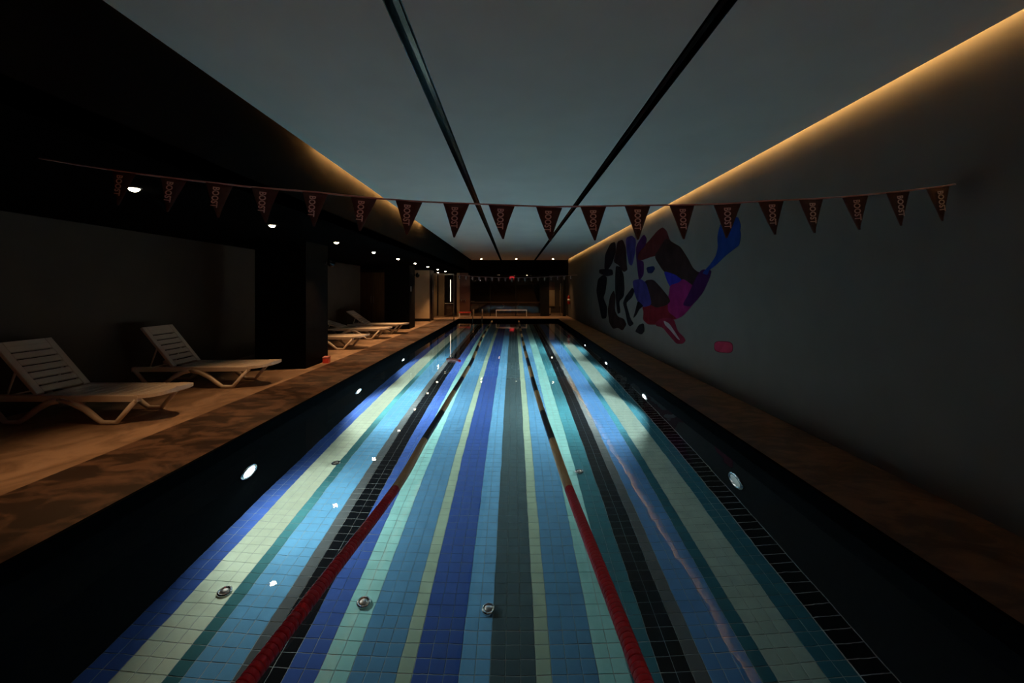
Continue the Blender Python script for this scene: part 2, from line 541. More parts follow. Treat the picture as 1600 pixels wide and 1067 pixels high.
def downlight(x, y, z, w, label, group, cone=80, tilt=0.0):
    t = thing('downlight', label, 'downlight', (x, y, z), 0, group)
    link('trim_ring', dl_ring, t)
    link('lens', dl_lens, t)
    lamp('lamp', 'SPOT', t, (0, 0, -0.05), (0, tilt, 0), w, WARM, spot_size=math.radians(cone), spot_blend=0.9, shadow_soft_size=0.03)


ORD = ['nearest', 'second', 'third', 'fourth', 'fifth', 'sixth', 'seventh', 'eighth', 'farthest']
for k in range(9):
    downlight(-3.63, 3.92 + 2.245 * k, ZS, DOWN_W * (0.42, 0.42, 0.65, 1, 1.2, 1.2, 1.2, 1.1, 1)[k],
              ('%s warm downlight in the black soffit, counted from the camera' % ORD[k]), 'warm downlights along the black soffit')
for x, w in ((-1.82, 'left of the three'), (0.18, 'middle one of three'), (2.26, 'right of the three')):
    downlight(x, 23.3, ZC, FAR_W, 'warm ceiling downlight over the far deck, %s' % w, 'downlights over the far deck', cone=80)

for x, w in ((-1.9, 'left of three'), (0.2, 'middle of three'), (2.2, 'right of three')):
    downlight(x, -0.45, ZC, 330.0, 'warm ceiling downlight over the near deck, %s' % w, 'downlights over the near deck', cone=64)

# ================================================================== COVE LIGHTING
led_r = emit('warm_led', LED_COL, LED_RIGHT, True)
led_l = emit('warm_led_dim', LED_COL, LED_LEFT, True)
for nme, x0, x1, ya, yb, mt_, lab in (('right', 3.12, 3.16, 0.2, YEND - 0.1, led_r, 'long warm cove light along the top of the mural wall'),
                                    ('left', -2.46, -2.42, 5.3, 11.5, led_l, 'short warm cove light along the top of the black bulkhead')):
    t = thing('cove_light', lab, 'cove light', ((x0 + x1) / 2, ya, ZC + 0.05))
    hx = (x1 - x0) / 2
    obj('profile', MB().box(-hx, hx, 0, yb - ya, 0, 0.08), M['steel'], t)
    obj('diffuser', MB().box(-hx * 0.4, hx * 0.4, 0, yb - ya, 0.08, 0.12), mt_, t)

# ================================================================== PENNANT STRINGS
def text_mesh(body, size_x, size_y):
    cu = bpy.data.curves.new('lettering', 'FONT')
    cu.body = body
    cu.align_x = 'CENTER'
    cu.align_y = 'CENTER'
    cu.extrude = 0.004
    cu.offset = 0.022
    cu.resolution_u = 3
    tmp = bpy.data.objects.new('lettering_source', cu)
    C.objects.link(tmp)
    dg = bpy.context.evaluated_depsgraph_get()
    me = bpy.data.meshes.new_from_object(tmp.evaluated_get(dg))
    bpy.data.objects.remove(tmp)
    xs = [v.co.x for v in me.vertices]
    ys = [v.co.y for v in me.vertices]
    cx, cy = (min(xs) + max(xs)) / 2, (min(ys) + max(ys)) / 2
    sx, sy = size_x / (max(xs) - min(xs)), size_y / (max(ys) - min(ys))
    for v in me.vertices:
        # reading direction runs down the pennant, letter tops face right, the face looks towards -y
        u, w_ = (v.co.x - cx) * sx, (v.co.y - cy) * sy
        v.co = (w_, -v.co.z * 0.2, -u)
    me.materials.clear()
    me.materials.append(M['lettering'])
    me.update()
    return me


BOOST = text_mesh('BOOST', 0.152, 0.050)
PW, PH = 0.195, 0.25


def pennant_mesh(bend):
    """cloth triangle with a blunt tip, slightly bowed"""
    vs, fs = [], []
    nz = 6
    for s in (0, 1):
        for i in range(nz + 1):
            t = i / nz
            hw_ = PW / 2 * (1 - t) + 0.006 * t
            off = bend * t * t
            for e in (-1, -0.5, 0, 0.5, 1):
                yb = -0.012 * math.cos(e * 1.5) * (0.3 + t) * (1 if bend > 0 else 0.6)
                vs.append((e * hw_ + off * 0.6, (0.0012 if s else 0) + yb + abs(off) * 0.3, -t * PH))
    def ix(s, i, k):
        return s * 5 * (nz + 1) + i * 5 + k
    for i in range(nz):
        for k in range(4):
            fs.append((ix(0, i, k), ix(0, i + 1, k), ix(0, i + 1, k + 1), ix(0, i, k + 1)))
            fs.append((ix(1, i, k), ix(1, i, k + 1), ix(1, i + 1, k + 1), ix(1, i + 1, k)))
        fs.append((ix(0, i, 0), ix(1, i, 0), ix(1, i + 1, 0), ix(0, i + 1, 0)))
        fs.append((ix(0, i, 4), ix(0, i + 1, 4), ix(1, i + 1, 4), ix(1, i, 4)))
    fs.append(tuple(ix(0, 0, k) for k in range(5)) + tuple(ix(1, 0, k) for k in range(4, -1, -1)))
    return MB().add(vs, fs).mesh('pennant', M['pennant'], True)


PEN = [pennant_mesh(b) for b in (0.0, 0.02, 0.035, -0.015)]


def pennant_string(y, cord_pts, tops, label):
    t = thing('pennant_string', label, 'bunting', (0, y, 0))
    obj('cord', MB().tube([(x, 0, z) for x, z in cord_pts], 0.0065, 6), M['cord'], t, smooth=True)
    for i, (x, z, roll) in enumerate(tops):
        p = link('pennant', PEN[(i * 7 + i // 3) % 4], t, (x, 0, z - 0.004), (random.uniform(-0.05, 0.05), roll, random.uniform(-0.12, 0.12)))
        link('lettering', BOOST, p, (-0.006, -0.0185, -0.105), (0, 0, 0))


cord = [(-3.52, ZS), (-3.24, 2.526), (-2.83, 2.464), (-2.503, 2.422), (-1.957, 2.36), (-1.477, 2.322), (-1.03, 2.275), (-0.67, 2.25), (-0.086, 2.226),
        (0.266, 2.212), (0.6, 2.217), (0.926, 2.222), (1.25, 2.225), (1.59, 2.236), (1.91, 2.258), (2.21, 2.27), (2.536, 2.293), (2.854, 2.324), (3.16, 2.36), (XWR, 2.38)]


def cord_z(x):
    for (a, za), (b, zb) in zip(cord, cord[1:]):
        if a <= x <= b:
            return za + (zb - za) * (x - a) / (b - a), math.atan2(zb - za, b - a)
    return 2.3, 0


tops = []
for x in (-2.89, -2.52, -2.18, -1.84, -1.47, -1.11, -0.774, -0.423, -0.086, 0.266, 0.594, 0.922, 1.252, 1.587, 1.912, 2.209, 2.536, 2.854, 3.15):
    z, a = cord_z(x)
    tops.append((x, z, -a))
pennant_string(3.04, cord, tops, 'string of dark triangular pennants lettered BOOST across the near pool')
far_cord = [(-3.1 + 0.32 * k, 2.2 + 0.012 * ((k - 10) / 5) ** 2 * 3) for k in range(21)]
far_cord = far_cord[:20] + [(XWR, 2.34)]
far_tops = [(-2.75 + 0.335 * k, 2.2 + 0.036 * ((-2.75 + 0.335 * k + 3.1) / 1.6 - 2) ** 2 * 0.96, 0.0) for k in range(18)]
pennant_string(21.0, far_cord, far_tops, 'small distant string of dark pennants across the far end of the pool')

# ================================================================== LANE ROPES
def spline(pts, y):
    for i in range(len(pts) - 1):
        (a, xa), (b, xb) = pts[i], pts[i + 1]
        if a <= y <= b:
            t = (y - a) / (b - a)
            pa = pts[i - 1] if i else (2 * a - b, 2 * xa - xb)
            pb = pts[i + 2] if i + 2 < len(pts) else (2 * b - a, 2 * xb - xa)
            m0 = (xb - pa[1]) / (b - pa[0]) * (b - a)
            m1 = (pb[1] - xa) / (pb[0] - a) * (b - a)
            return (2 * t**3 - 3 * t**2 + 1) * xa + (t**3 - 2 * t**2 + t) * m0 + (-2 * t**3 + 3 * t**2) * xb + (t**3 - t**2) * m1
    return pts[-1][1]


FL_PROF = [(0.012, -0.0145), (0.0398, -0.0150), (0.041, -0.010), (0.041, 0.010), (0.0398, 0.0150), (0.012, 0.0145)]
fl_me = {k: MB().lathe(FL_PROF, axis='y', n=14).mesh('float', M['float_' + k], True) for k in ('red', 'gold', 'navy')}


def float_colour(y, y_red):
    if y < y_red:
        return 'red'
    return 'gold' if int((y - y_red) / 1.1) % 2 == 0 else 'navy'


def lane_rope(pts, y_red, label):
    t = thing('lane_rope', label, 'lane rope', (pts[0][1], pts[0][0], ZW), 0, 'lane ropes floating on the pool')
    ox, oy = pts[0][1], pts[0][0]
    ys = [oy + (pts[-1][0] - oy) * i / 120 for i in range(121)]
    obj('cable', MB().tube([(spline(pts, y) - ox, y - oy, 0.012) for y in ys], 0.006, 6), M['steel'], t)
    far = MB()
    ks = ['red', 'gold', 'navy']
    y, n, k = oy + 0.15, 0, 0
    while y < pts[-1][0] - 0.1:
        x = spline(pts, y)
        z = 0.012 + 0.004 * math.sin(y * 3.1)
        cidx = float_colour(y, y_red)
        if y > 1.55 and n < 300:
            yaw = -math.atan2(spline(pts, y + 0.05) - x, 0.05)
            link('float', fl_me[cidx], t, (x - ox, y - oy, z), (random.uniform(-0.05, 0.05), 0, yaw))
            n += 1
        else:
            far.cur = ks.index(cidx)
            far.lathe([(0.012, -0.0145), (0.038, -0.010), (0.041, 0.0), (0.038, 0.010), (0.012, 0.0145)], (x - ox, y - oy, z), 'y', 10)
        y += 0.031
    tag(obj('float_run', far, [M['float_' + q] for q in ks], t, smooth=True), kind='stuff')


lane_rope([(0.52, -1.30), (1.86, -1.165), (3.55, -1.02), (4.67, -1.015), (6.8, -1.0), (9.7, -0.995), (12.2, -1.06), (14.6, -1.12), (22.28, -1.15)], 3.55,
          'lane rope of red then gold and dark floats, left of the two')
lane_rope([(0.52, 0.655), (1.86, 0.572), (3.55, 0.4825), (4.67, 0.445), (6.75, 0.39), (9.5, 0.356), (12.6, 0.325), (22.28, 0.30)], 3.55,
          'lane rope of red then gold and dark floats, right of the two')

# pink tube floating by the left lanes
t = thing('floating_tube', 'short pinkish foam tube floating near the black stripe, left side', 'pool float', (-1.46, 10.0, ZW), 0)
obj('tube', MB().tube([(-0.17, 0.06, 0.02), (-0.08, 0.02, 0.022), (0.0, 0.0, 0.022), (0.09, -0.07, 0.022), (0.17, -0.17, 0.02)], 0.032, 12), M['pink_foam'], t, smooth=True)
obj('end_cap', MB().tube([(0.165, -0.165, 0.02), (0.178, -0.182, 0.02)], 0.034, 12), M['float_red'], t, smooth=True)


# ================================================================== SUN LOUNGERS
LW = 0.31                                   # half width
leg_path = [(-0.60, 0.300), (-0.44, 0.262), (-0.29, 0.175), (-0.16, 0.070), (-0.095, 0.027), (0.075, 0.027), (0.31, 0.300)]


def leg_mesh(mirror):
    pts = [(-p[0] if mirror else p[0], 0, p[1]) for p in leg_path]
    mb = MB()
    mb.tube(pts, [0.042, 0.042, 0.036, 0.031, 0.027, 0.027, 0.028], 10)
    return mb.mesh('leg', M['white_plastic'], True)


LEG_F, LEG_R = leg_mesh(False), leg_mesh(True)
RAIL = MB().chamfer_box(-1.50, 0.34, -0.026, 0.026, 0.275, 0.352, 0.010).mesh('side_rail', M['white_plastic'])
SLAT = MB().chamfer_box(0, 0.118, -0.285, 0.285, 0.326, 0.347, 0.004).mesh('slat', M['white_plastic'])


def foot_panel():
    vs, fs = [], []
    ns, nw = 10, 8
    for s in (0, 1):
        for i in range(ns + 1):
            t = i / ns
            x = 0.30 + 0.33 * math.sin(t * math.pi / 2)
            hw_ = (LW + 0.022) * max(0.30, math.cos(t * math.pi / 2) ** 0.62)
            for k in range(nw + 1):
                e = -1 + 2 * k / nw
                lip = 0.010 * abs(e) ** 4
                vs.append((x - 0.02 * t * e * e, e * hw_, 0.345 + 0.050 * t * t + lip - (0.042 if s else 0)))
    def ix(s, i, k):
        return s * (ns + 1) * (nw + 1) + i * (nw + 1) + k
    for i in range(ns):
        for k in range(nw):
            fs.append((ix(0, i, k), ix(0, i + 1, k), ix(0, i + 1, k + 1), ix(0, i, k + 1)))
            fs.append((ix(1, i, k), ix(1, i, k + 1), ix(1, i + 1, k + 1), ix(1, i + 1, k)))
        fs.append((ix(0, i, 0), ix(1, i, 0), ix(1, i + 1, 0), ix(0, i + 1, 0)))
        fs.append((ix(0, i, nw), ix(0, i + 1, nw), ix(1, i + 1, nw), ix(1, i, nw)))
    for k in range(nw):
        fs.append((ix(0, 0, k), ix(0, 0, k + 1), ix(1, 0, k + 1), ix(1, 0, k)))
        fs.append((ix(0, ns, k), ix(1, ns, k), ix(1, ns, k + 1), ix(0, ns, k + 1)))
    return MB().add(vs, fs).mesh('foot_end', M['white_plastic'], False)


FOOT = foot_panel()
BACK_RAILS = (MB().chamfer_box(-0.80, 0.0, -0.31, -0.225, -0.022, 0.014, 0.006).chamfer_box(-0.80, 0.0, 0.225, 0.31, -0.022, 0.014, 0.006)
              .chamfer_box(-0.80, -0.715, -0.226, 0.226, -0.018, 0.014, 0.006)).mesh('backrest', M['white_plastic'])
BSLAT = MB().chamfer_box(0, 0.078, -0.226, 0.226, -0.010, 0.012, 0.004).mesh('slat', M['white_plastic'])
PROP = MB().tube([(0, -0.26, 0), (0, -0.26, -0.40), (0, 0.26, -0.40), (0, 0.26, 0)], 0.012, 8).mesh('prop_stay', M['white_plastic'], True)
CROSS = MB().tube([(0, -0.30, 0.29), (0, 0.30, 0.29)], 0.018, 8).mesh('crossbar', M['white_plastic'], True)


def lounger(x, y, rz, tilt, label):
    t = thing('sun_lounger', label, 'sun lounger', (x, y, 0), rz, 'white plastic sun loungers on the deck')
    for s in (-1, 1):
        link('side_rail', RAIL, t, (0, s * LW, 0))
        link('leg', LEG_F, t, (0, s * LW, 0))
        link('leg', LEG_R, t, (-1.17, s * LW, 0))
    for k in range(9):
        link('slat', SLAT, t, (-0.865 + 0.130 * k, 0, 0))
    link('foot_end', FOOT, t)
    link('crossbar', CROSS, t, (0.12, 0, 0))
    link('crossbar', CROSS, t, (-0.95, 0, 0))
    a = math.radians(tilt)
    b = link('backrest', BACK_RAILS, t, (-0.88, 0, 0.350), (0, a, 0))
    for k in range(7):
        link('slat', BSLAT, b, (-0.0995 - 0.1035 * k, 0, 0))
    drop = 0.42 * math.sin(a)
    st = link('prop_stay', PROP, b, (-0.42, 0, -0.015), (0, math.radians(20) - a, 0))
    st.scale = (1, 1, min(1.0, (drop + 0.02) / 0.38))
    return t


lounger(-4.77, 5.16, math.radians(0), 49, 'white plastic sun lounger nearest the camera, at the left edge')
lounger(-4.63, 6.95, math.radians(2), 52, 'white plastic sun lounger just before the black column')
lounger(-4.56, 11.15, math.radians(-1), 46, 'white plastic sun lounger half hidden behind the black column')
lounger(-4.60, 13.4, math.radians(1), 18, 'white plastic sun lounger with lowered backrest beyond the column')
lounger(-4.45, 15.0, math.radians(0), 35, 'white plastic sun lounger farthest from the camera, by second column')

# small red carton at the foot of the nearer column
t = thing('red_carton', 'small pinkish red carton at the foot of the nearer black column', 'box', (-4.08, 8.95, 0), 0.2)
obj('body', MB().chamfer_box(-0.06, 0.06, -0.09, 0.09, 0, 0.11, 0.004), M['red_plastic'], t)
obj('lid', MB().chamfer_box(-0.063, 0.063, -0.093, 0.093, 0.11, 0.135, 0.005), M['pink_foam'], t)

# round black wall lamps high on the columns
for (x, y, lab) in ((-4.18, 9.10, 'round black wall lamp high on the nearer column'), (-4.18, 17.30, 'round black wall lamp high on the farther column')):
    t = thing('wall_lamp', lab, 'wall lamp', (x, y, 2.20))
    obj('bracket', MB().lathe([(0.05, 0), (0.05, 0.02), (0.018, 0.03), (0.018, 0.07)], axis='x', n=16), M['black_matte'], t, smooth=True)
    obj('globe', MB().lathe([(0.02, 0.055), (0.075, 0.075), (0.105, 0.12), (0.105, 0.155), (0.075, 0.20), (0.02, 0.22)], axis='x', n=20), M['black_gloss'], t, smooth=True)
    obj('collar', MB().lathe([(0.028, 0.05), (0.030, 0.062)], axis='x', n=16), M['steel'], t)
t = thing('wall_notice', 'small pale notice plate on the farther black column', 'sign', (-4.178, 16.7, 1.62))
obj('plate', MB().box(0, 0.008, -0.07, 0.07, -0.1, 0.1), M['white_metal'], t)
obj('frame', MB().box(0, 0.011, -0.078, -0.07, -0.108, 0.108).box(0, 0.011, 0.07, 0.078, -0.108, 0.108)
    .box(0, 0.011, -0.07, 0.07, -0.108, -0.1).box(0, 0.011, -0.07, 0.07, 0.1, 0.108), M['steel'], t)

# ================================================================== MURAL ON THE RIGHT WALL
MC = {'maroon': (0.0468, 0.0110, 0.0121, 1), 'umber': (0.0193, 0.0110, 0.0110, 1), 'royal': (0.0165, 0.0165, 0.1650, 1), 'magenta': (0.1320, 0.0110, 0.0633, 1),
      'violet': (0.0303, 0.0077, 0.0413, 1), 'blue': (0.0110, 0.0303, 0.1430, 1), 'red': (0.0825, 0.0077, 0.0121, 1), 'crimson': (0.1045, 0.0121, 0.0248, 1),
      'pale': (0.2200, 0.2090, 0.2090, 1), 'indigo': (0.0275, 0.0220, 0.0935, 1), 'black': (0.0099, 0.0083, 0.0110, 1), 'navy': (0.0066, 0.0099, 0.0385, 1)}
MM = {k: mat('mural_' + k, v, 0.5, spec=0.0, var=0.25, scale=3) for k, v in MC.items()}
MURAL = [
 ('hood','maroon',[(10.306, 2.659), (9.87, 2.753), (9.374, 2.893), (9.056, 2.929), (8.842, 2.819), (8.718, 2.649), (8.597, 2.574), (9.012, 2.495), (9.374, 2.399), (9.767, 2.398), (10.306, 2.37), (10.782, 2.405), (10.659, 2.546)]),
 ('back','umber',[(8.718, 2.634), (8.366, 2.504), (8.042, 2.398), (7.742, 2.178), (7.554, 2.005), (7.375, 1.93), (7.095, 1.905), (7.204, 1.758), (7.554, 1.66), (7.939, 1.774), (8.219, 1.896), (8.677, 1.943), (8.926, 2.047), (9.374, 2.333), (9.012, 2.495)]),
 ('shoulder','royal',[(8.884, 1.982), (8.292, 1.884), (7.973, 1.775), (8.112, 1.693), (8.519, 1.652), (8.677, 1.76)]),
 ('body','magenta',[(8.519, 1.652), (8.112, 1.693), (7.939, 1.76), (7.616, 1.66), (7.317, 1.555), (7.434, 1.398), (7.678, 1.256), (7.939, 1.119), (8.292, 1.025), (8.677, 1.028), (9.012, 1.101), (8.759, 1.269), (8.597, 1.426)]),
 ('neck','violet',[(7.149, 1.913), (6.825, 1.882), (6.885, 1.775), (7.095, 1.556), (7.317, 1.427), (7.554, 1.315), (7.872, 1.33), (7.616, 1.527), (7.375, 1.762)]),
 ('plume','blue',[(7.041, 1.916), (6.785, 2.035), (6.617, 2.141), (6.547, 2.273), (6.57, 2.414), (6.502, 2.565), (6.283, 2.566), (6.039, 2.518), (5.962, 2.38), (6.0, 2.238), (6.159, 2.19), (6.369, 2.12), (6.594, 2.023), (6.81, 1.953), (6.86, 1.883)]),
 ('plume_tip','blue',[(6.502, 2.611), (6.241, 2.636), (6.0, 2.659), (5.924, 2.521), (5.97, 2.423), (6.283, 2.577)]),
 ('belly','red',[(10.306, 1.138), (9.767, 1.214), (9.1, 1.224), (8.759, 1.3), (8.759, 1.115), (8.292, 1.01), (8.677, 0.974), (9.012, 0.937), (9.374, 0.818), (9.87, 0.776), (10.249, 0.853), (10.193, 1.036)]),
 ('leg','crimson',[(9.374, 0.811), (9.012, 0.937), (8.597, 0.976), (8.366, 0.955), (8.219, 0.77), (7.939, 0.687), (7.872, 0.639), (8.007, 0.566), (8.255, 0.534), (8.597, 0.641), (8.926, 0.761), (9.281, 0.76)]),
 ('leg_stripe','pale',[(8.926, 0.918), (8.597, 0.883), (8.292, 0.733), (8.042, 0.604), (8.183, 0.615), (8.519, 0.74), (8.842, 0.831)]),
 ('arch','umber',[(10.083, 1.786), (9.567, 1.793), (9.1, 1.608), (8.759, 1.454), (8.637, 1.365), (8.842, 1.282), (9.374, 1.213), (9.767, 1.266), (9.87, 1.435), (10.193, 1.609)]),
 ('chest','indigo',[(11.169, 1.806), (10.539, 1.832), (10.138, 1.734), (9.87, 1.435), (9.787, 1.265), (10.306, 1.193), (10.782, 1.307), (11.037, 1.532)]),
 ('limb','black',[(14.568, 2.319), (13.612, 2.258), (13.513, 2.087), (14.344, 2.066), (15.538, 2.214), (15.538, 2.351)]),
 ('limb','black',[(14.568, 2.841), (13.813, 3.117), (13.226, 3.099), (13.133, 2.811), (13.612, 2.473), (14.127, 2.317), (14.682, 2.346)]),
 ('limb','black',[(15.801, 1.947), (14.917, 2.075), (14.344, 1.966), (14.568, 1.511), (14.917, 1.299), (14.344, 1.008), (14.455, 0.648), (15.159, 0.575), (15.538, 0.959), (16.073, 1.501)]),
 ('limb','black',[(13.041, 2.299), (12.517, 2.227), (12.19, 1.996), (12.111, 1.611), (12.19, 1.397), (12.687, 1.255), (12.517, 0.951), (12.862, 0.888), (13.133, 1.519), (13.133, 2.027)]),
 ('limb','umber',[(13.813, 1.321), (13.321, 1.518), (13.133, 1.335), (13.226, 0.915), (12.862, 0.753), (12.19, 0.733), (11.956, 0.602), (12.351, 0.396), (12.862, 0.436), (13.416, 0.339), (13.916, 0.488), (14.127, 0.868)]),
 ('limb','indigo',[(11.88, 3.071), (11.304, 3.06), (10.972, 2.921), (11.037, 2.618), (11.304, 2.285), (11.585, 2.343), (11.805, 2.689)]),
 ('limb','umber',[(12.862, 3.058), (12.27, 3.055), (11.956, 2.787), (11.88, 2.362), (11.805, 2.191), (12.19, 2.146), (12.687, 2.369), (13.321, 2.501), (13.041, 2.757)]),
 ('limb','violet',[(10.908, 2.683), (10.782, 2.784), (10.306, 2.949), (10.083, 2.814), (10.193, 2.666), (10.659, 2.564), (10.807, 2.399), (10.479, 2.346), (10.306, 2.297), (10.306, 2.007), (10.659, 1.872), (10.782, 2.14), (10.908, 2.53)]),
 ('limb','black',[(11.956, 1.359), (11.513, 1.529), (11.304, 1.61), (11.103, 1.532), (11.304, 1.372), (11.585, 1.285), (11.88, 1.193), (11.443, 0.806), (11.169, 0.707), (11.513, 0.599), (11.73, 0.662), (11.956, 0.981), (12.19, 1.183)]),
 ('limb','black',[(10.782, 1.288), (10.329, 1.174), (10.659, 1.085), (10.908, 0.92), (11.169, 0.825), (10.972, 1.031)]),
 ('limb','black',[(10.659, 0.673), (10.306, 0.74), (10.249, 0.565), (10.479, 0.449), (10.972, 0.472), (10.845, 0.562)]),
 ('eye','navy',[(10.083, 2.14), (9.567, 2.146), (9.47, 2.074), (9.666, 1.982), (9.976, 1.994)]),
]


def smooth_poly(p, it=2):
    for _ in range(it):
        q = []
        for i in range(len(p)):
            a, b = p[i], p[(i + 1) % len(p)]
            q.append((a[0] * 0.84 + b[0] * 0.16, a[1] * 0.84 + b[1] * 0.16))
            q.append((a[0] * 0.16 + b[0] * 0.84, a[1] * 0.16 + b[1] * 0.84))
        p = q
    return p


t = thing('wall_mural', 'dark purple, red and blue abstract figure painted on the right wall', 'mural', (XWR, 10.0, 0))
for i, (nme, colr, pts) in enumerate(MURAL):
    k_ = 1.09 if nme == 'limb' else (1.02 if nme in ('leg_stripe', 'eye') else 1.13)
    ca, cz = sum(p[0] for p in pts) / len(pts), sum(p[1] for p in pts) / len(pts)
    poly = smooth_poly([(ca + (a - ca) * k_ - 10.0, cz + (z - cz) * k_) for a, z in pts])
    obj(nme, MB().prism(poly, 'x', -0.003 - 0.0002 * i, -0.0002), MM[colr], t)
t = thing('pink_badge', 'small rounded pink patch low on the right wall', 'mural', (XWR, 6.40, 0.70))
bp_ = []
for k in range(28):
    a = 2 * math.pi * k / 28
    cx, sx = math.cos(a), math.sin(a)
    u = 0.27 * (abs(cx) ** 0.6) * (1 if cx > 0 else -1)
    v = 0.082 * (abs(sx) ** 0.6) * (1 if sx > 0 else -1)
    bp_.append((u, v - 0.10 * u))
obj('patch', MB().prism(bp_, 'x', -0.004, -0.0002), mat('pink_paint', (0.30, 0.030, 0.065, 1), 0.5, spec=0.0, var=0.2, scale=6), t)
obj('rim', MB().prism([(q[0] * 1.06, q[1] * 1.12) for q in bp_], 'x', -0.002, -0.0001), MM['crimson'], t)

# ================================================================== FAR END
# glass wall: panes with black mullions and a transom
gw = tag(link('window_1', None, None, (0, YEND + 0.03, 0)), 'dark reflecting glass wall at the far end of the pool')
gw['kind'] = 'structure'
BX = [-2.56, -1.37, 0.15, 1.64]
for x in BX:
    obj('mullion', MB().box(x - 0.022, x + 0.022, -0.02, 0.05, 0, GT), M['black_matte'], gw)
for a, b in zip(BX, BX[1:]):
    obj('transom', MB().box(a + 0.022, b - 0.022, -0.015, 0.045, 0.82, 0.86), M['brown_trim'], gw)
    obj('pane', MB().box(a + 0.022, b - 0.022, 0.01, 0.018, 0.86, GT), M['glass'], gw)
    obj('pane', MB().box(a + 0.022, b - 0.022, 0.01, 0.018, 0.0, 0.82), M['glass'], gw)
struct('wall_back_room', MB().box(-8.2, XWR + 0.2, Y1, Y1 + 0.15, 0, 3.7).box(1.8, 1.9, YEND + 0.4, Y1, 0, 2.6), M['dark_room'], 'back wall of the dark room behind the glass')
struct('ceiling_back_room', MB().box(XBK, 1.9, YEND + 0.14, Y1, 2.55, 2.62), M['dark_room'], 'low ceiling of the room behind the glass')

# doorway on the right with a lit room behind it
door = tag(link('door_1', None, None, (2.55, YEND + 0.05, 0)), 'open glazed doorway at the right of the far wall')
door['kind'] = 'structure'
obj('door_frame', MB().box(-0.43, -0.40, -0.04, 0.06, 0, GT).box(0.40, 0.43, -0.04, 0.06, 0, GT).box(-0.40, 0.40, -0.04, 0.06, GT - 0.05, GT), M['brown_trim'], door)
obj('door_leaf', MB().box(0.27, 0.285, 0.0, 0.62, 0.02, 1.95), M['clear_glass'], door)
obj('door_stile', MB().box(0.262, 0.293, -0.02, 0.0, 0.02, 1.95), M['steel'], door)
obj('threshold', MB().box(-0.40, 0.40, -0.05, 0.07, 0.0, 0.018), M['steel'], door)
t = thing('wall_panel', 'lit beige panel on the wall beyond the right doorway', 'panel', (2.60, 27.9, 0))
obj('board', MB().box(-0.62, 0.22, 0, 0.06, 0.45, 1.55), M['beige'], t)
obj('header', MB().box(-0.62, 0.22, 0, 0.06, 1.55, 2.10), M['maroon'], t)
t = thing('low_cabinet', 'small cream cabinet just inside the right doorway', 'cabinet', (2.22, 25.6, 0))
obj('body', MB().chamfer_box(-0.11, 0.11, -0.15, 0.15, 0.05, 0.45, 0.006), M['beige'], t)
obj('door', MB().box(-0.10, 0.10, -0.165, -0.15, 0.07, 0.43), M['white_plastic'], t)
obj('base', MB().box(-0.10, 0.10, -0.13, 0.13, 0, 0.05), M['black_matte'], t)
downlight(2.5, 26.6, 2.62, 30.0, 'warm ceiling light in the room beyond the right doorway', 'lights beyond the far wall', cone=130)
downlight(-0.9, 26.4, 2.55, 70.0, 'added dim fill light behind the glass wall, left one', 'lights beyond the far wall', cone=120)  # added fill light, no known fixture; brightens the room behind the glass
downlight(0.9, 26.8, 2.55, 45.0, 'added dim fill light behind the glass wall, right one', 'lights beyond the far wall', cone=120)  # second added fill for the same room, again no known fixture
downlight(-4.3, 23.4, ZS, 45.0, 'added warm fill light behind the glass screen by the beige pillars', 'lights beyond the far wall', cone=120)  # added to lift the area behind the screen, no lamp known there
struct('ceiling_side_room', MB().box(1.9, XWR + 0.1, YEND + 0.4, Y1, 2.62, 2.7), M['dark_room'])

# gathered curtain behind the glass, left of the black post
vs, fs = [], []
NZ, NX = 12, 24
for s in (0, 1):
    for i in range(NZ + 1):
        tz = i / NZ
        for k in range(NX + 1):
            u = k / NX
            xl = 1.16 + 0.36 * min(1.0, (tz / 0.62)) ** 1.6
            xr = 1.62 - 0.04 * tz
            vs.append((xl + (xr - xl) * u, 0.035 * math.sin(u * 30) + 0.012 * s, 1.92 - 1.74 * tz))
for i in range(NZ):
    for k in range(NX):
        a = i * (NX + 1) + k
        o = (NZ + 1) * (NX + 1)
        fs.append((a, a + NX + 1, a + NX + 2, a + 1))
        fs.append((o + a, o + a + 1, o + a + NX + 2, o + a + NX + 1))
t = thing('curtain', 'pale gathered curtain behind the glass beside the black post', 'curtain', (0, YEND + 0.28, 0))
obj('cloth', MB().add(vs, fs), M['curtain'], t, smooth=True)
obj('rod', MB().tube([(1.0, 0, 1.95), (1.64, 0, 1.95)], 0.015, 10), M['steel'], t)

# long low white bench in front of the glass
t = thing('low_bench', 'long low white bench frame in front of the far glass wall', 'bench', (-0.11, 24.1, 0))
obj('seat', MB().chamfer_box(-0.91, 0.91, -0.14, 0.14, 0.362, 0.392, 0.006), M['white_metal'], t)
for sx in (-0.89, 0.89):
    for sy in (-0.12, 0.12):
        obj('leg', MB().chamfer_box(sx - 0.015, sx + 0.015, sy - 0.015, sy + 0.015, 0, 0.362, 0.002), M['white_metal'], t)

# low bench with red slats at the left far corner
t = thing('red_bench', 'low bench with red slatted top at the far left corner', 'bench', (-2.75, 23.3, 0))
for k in range(4):
    obj('slat', MB().chamfer_box(-0.32 + 0.165 * k, -0.32 + 0.165 * k + 0.145, -0.17, 0.17, 0.26, 0.32, 0.006), M['red_plastic'], t)
obj('shelf', MB().box(-0.31, 0.31, -0.15, 0.15, 0.07, 0.10), M['white_plastic'], t)
for sx in (-0.31, 0.31):
    for sy in (-0.14, 0.14):
        obj('leg', MB().box(sx - 0.018, sx + 0.018, sy - 0.018, sy + 0.018, 0, 0.26), M['white_metal'], t)

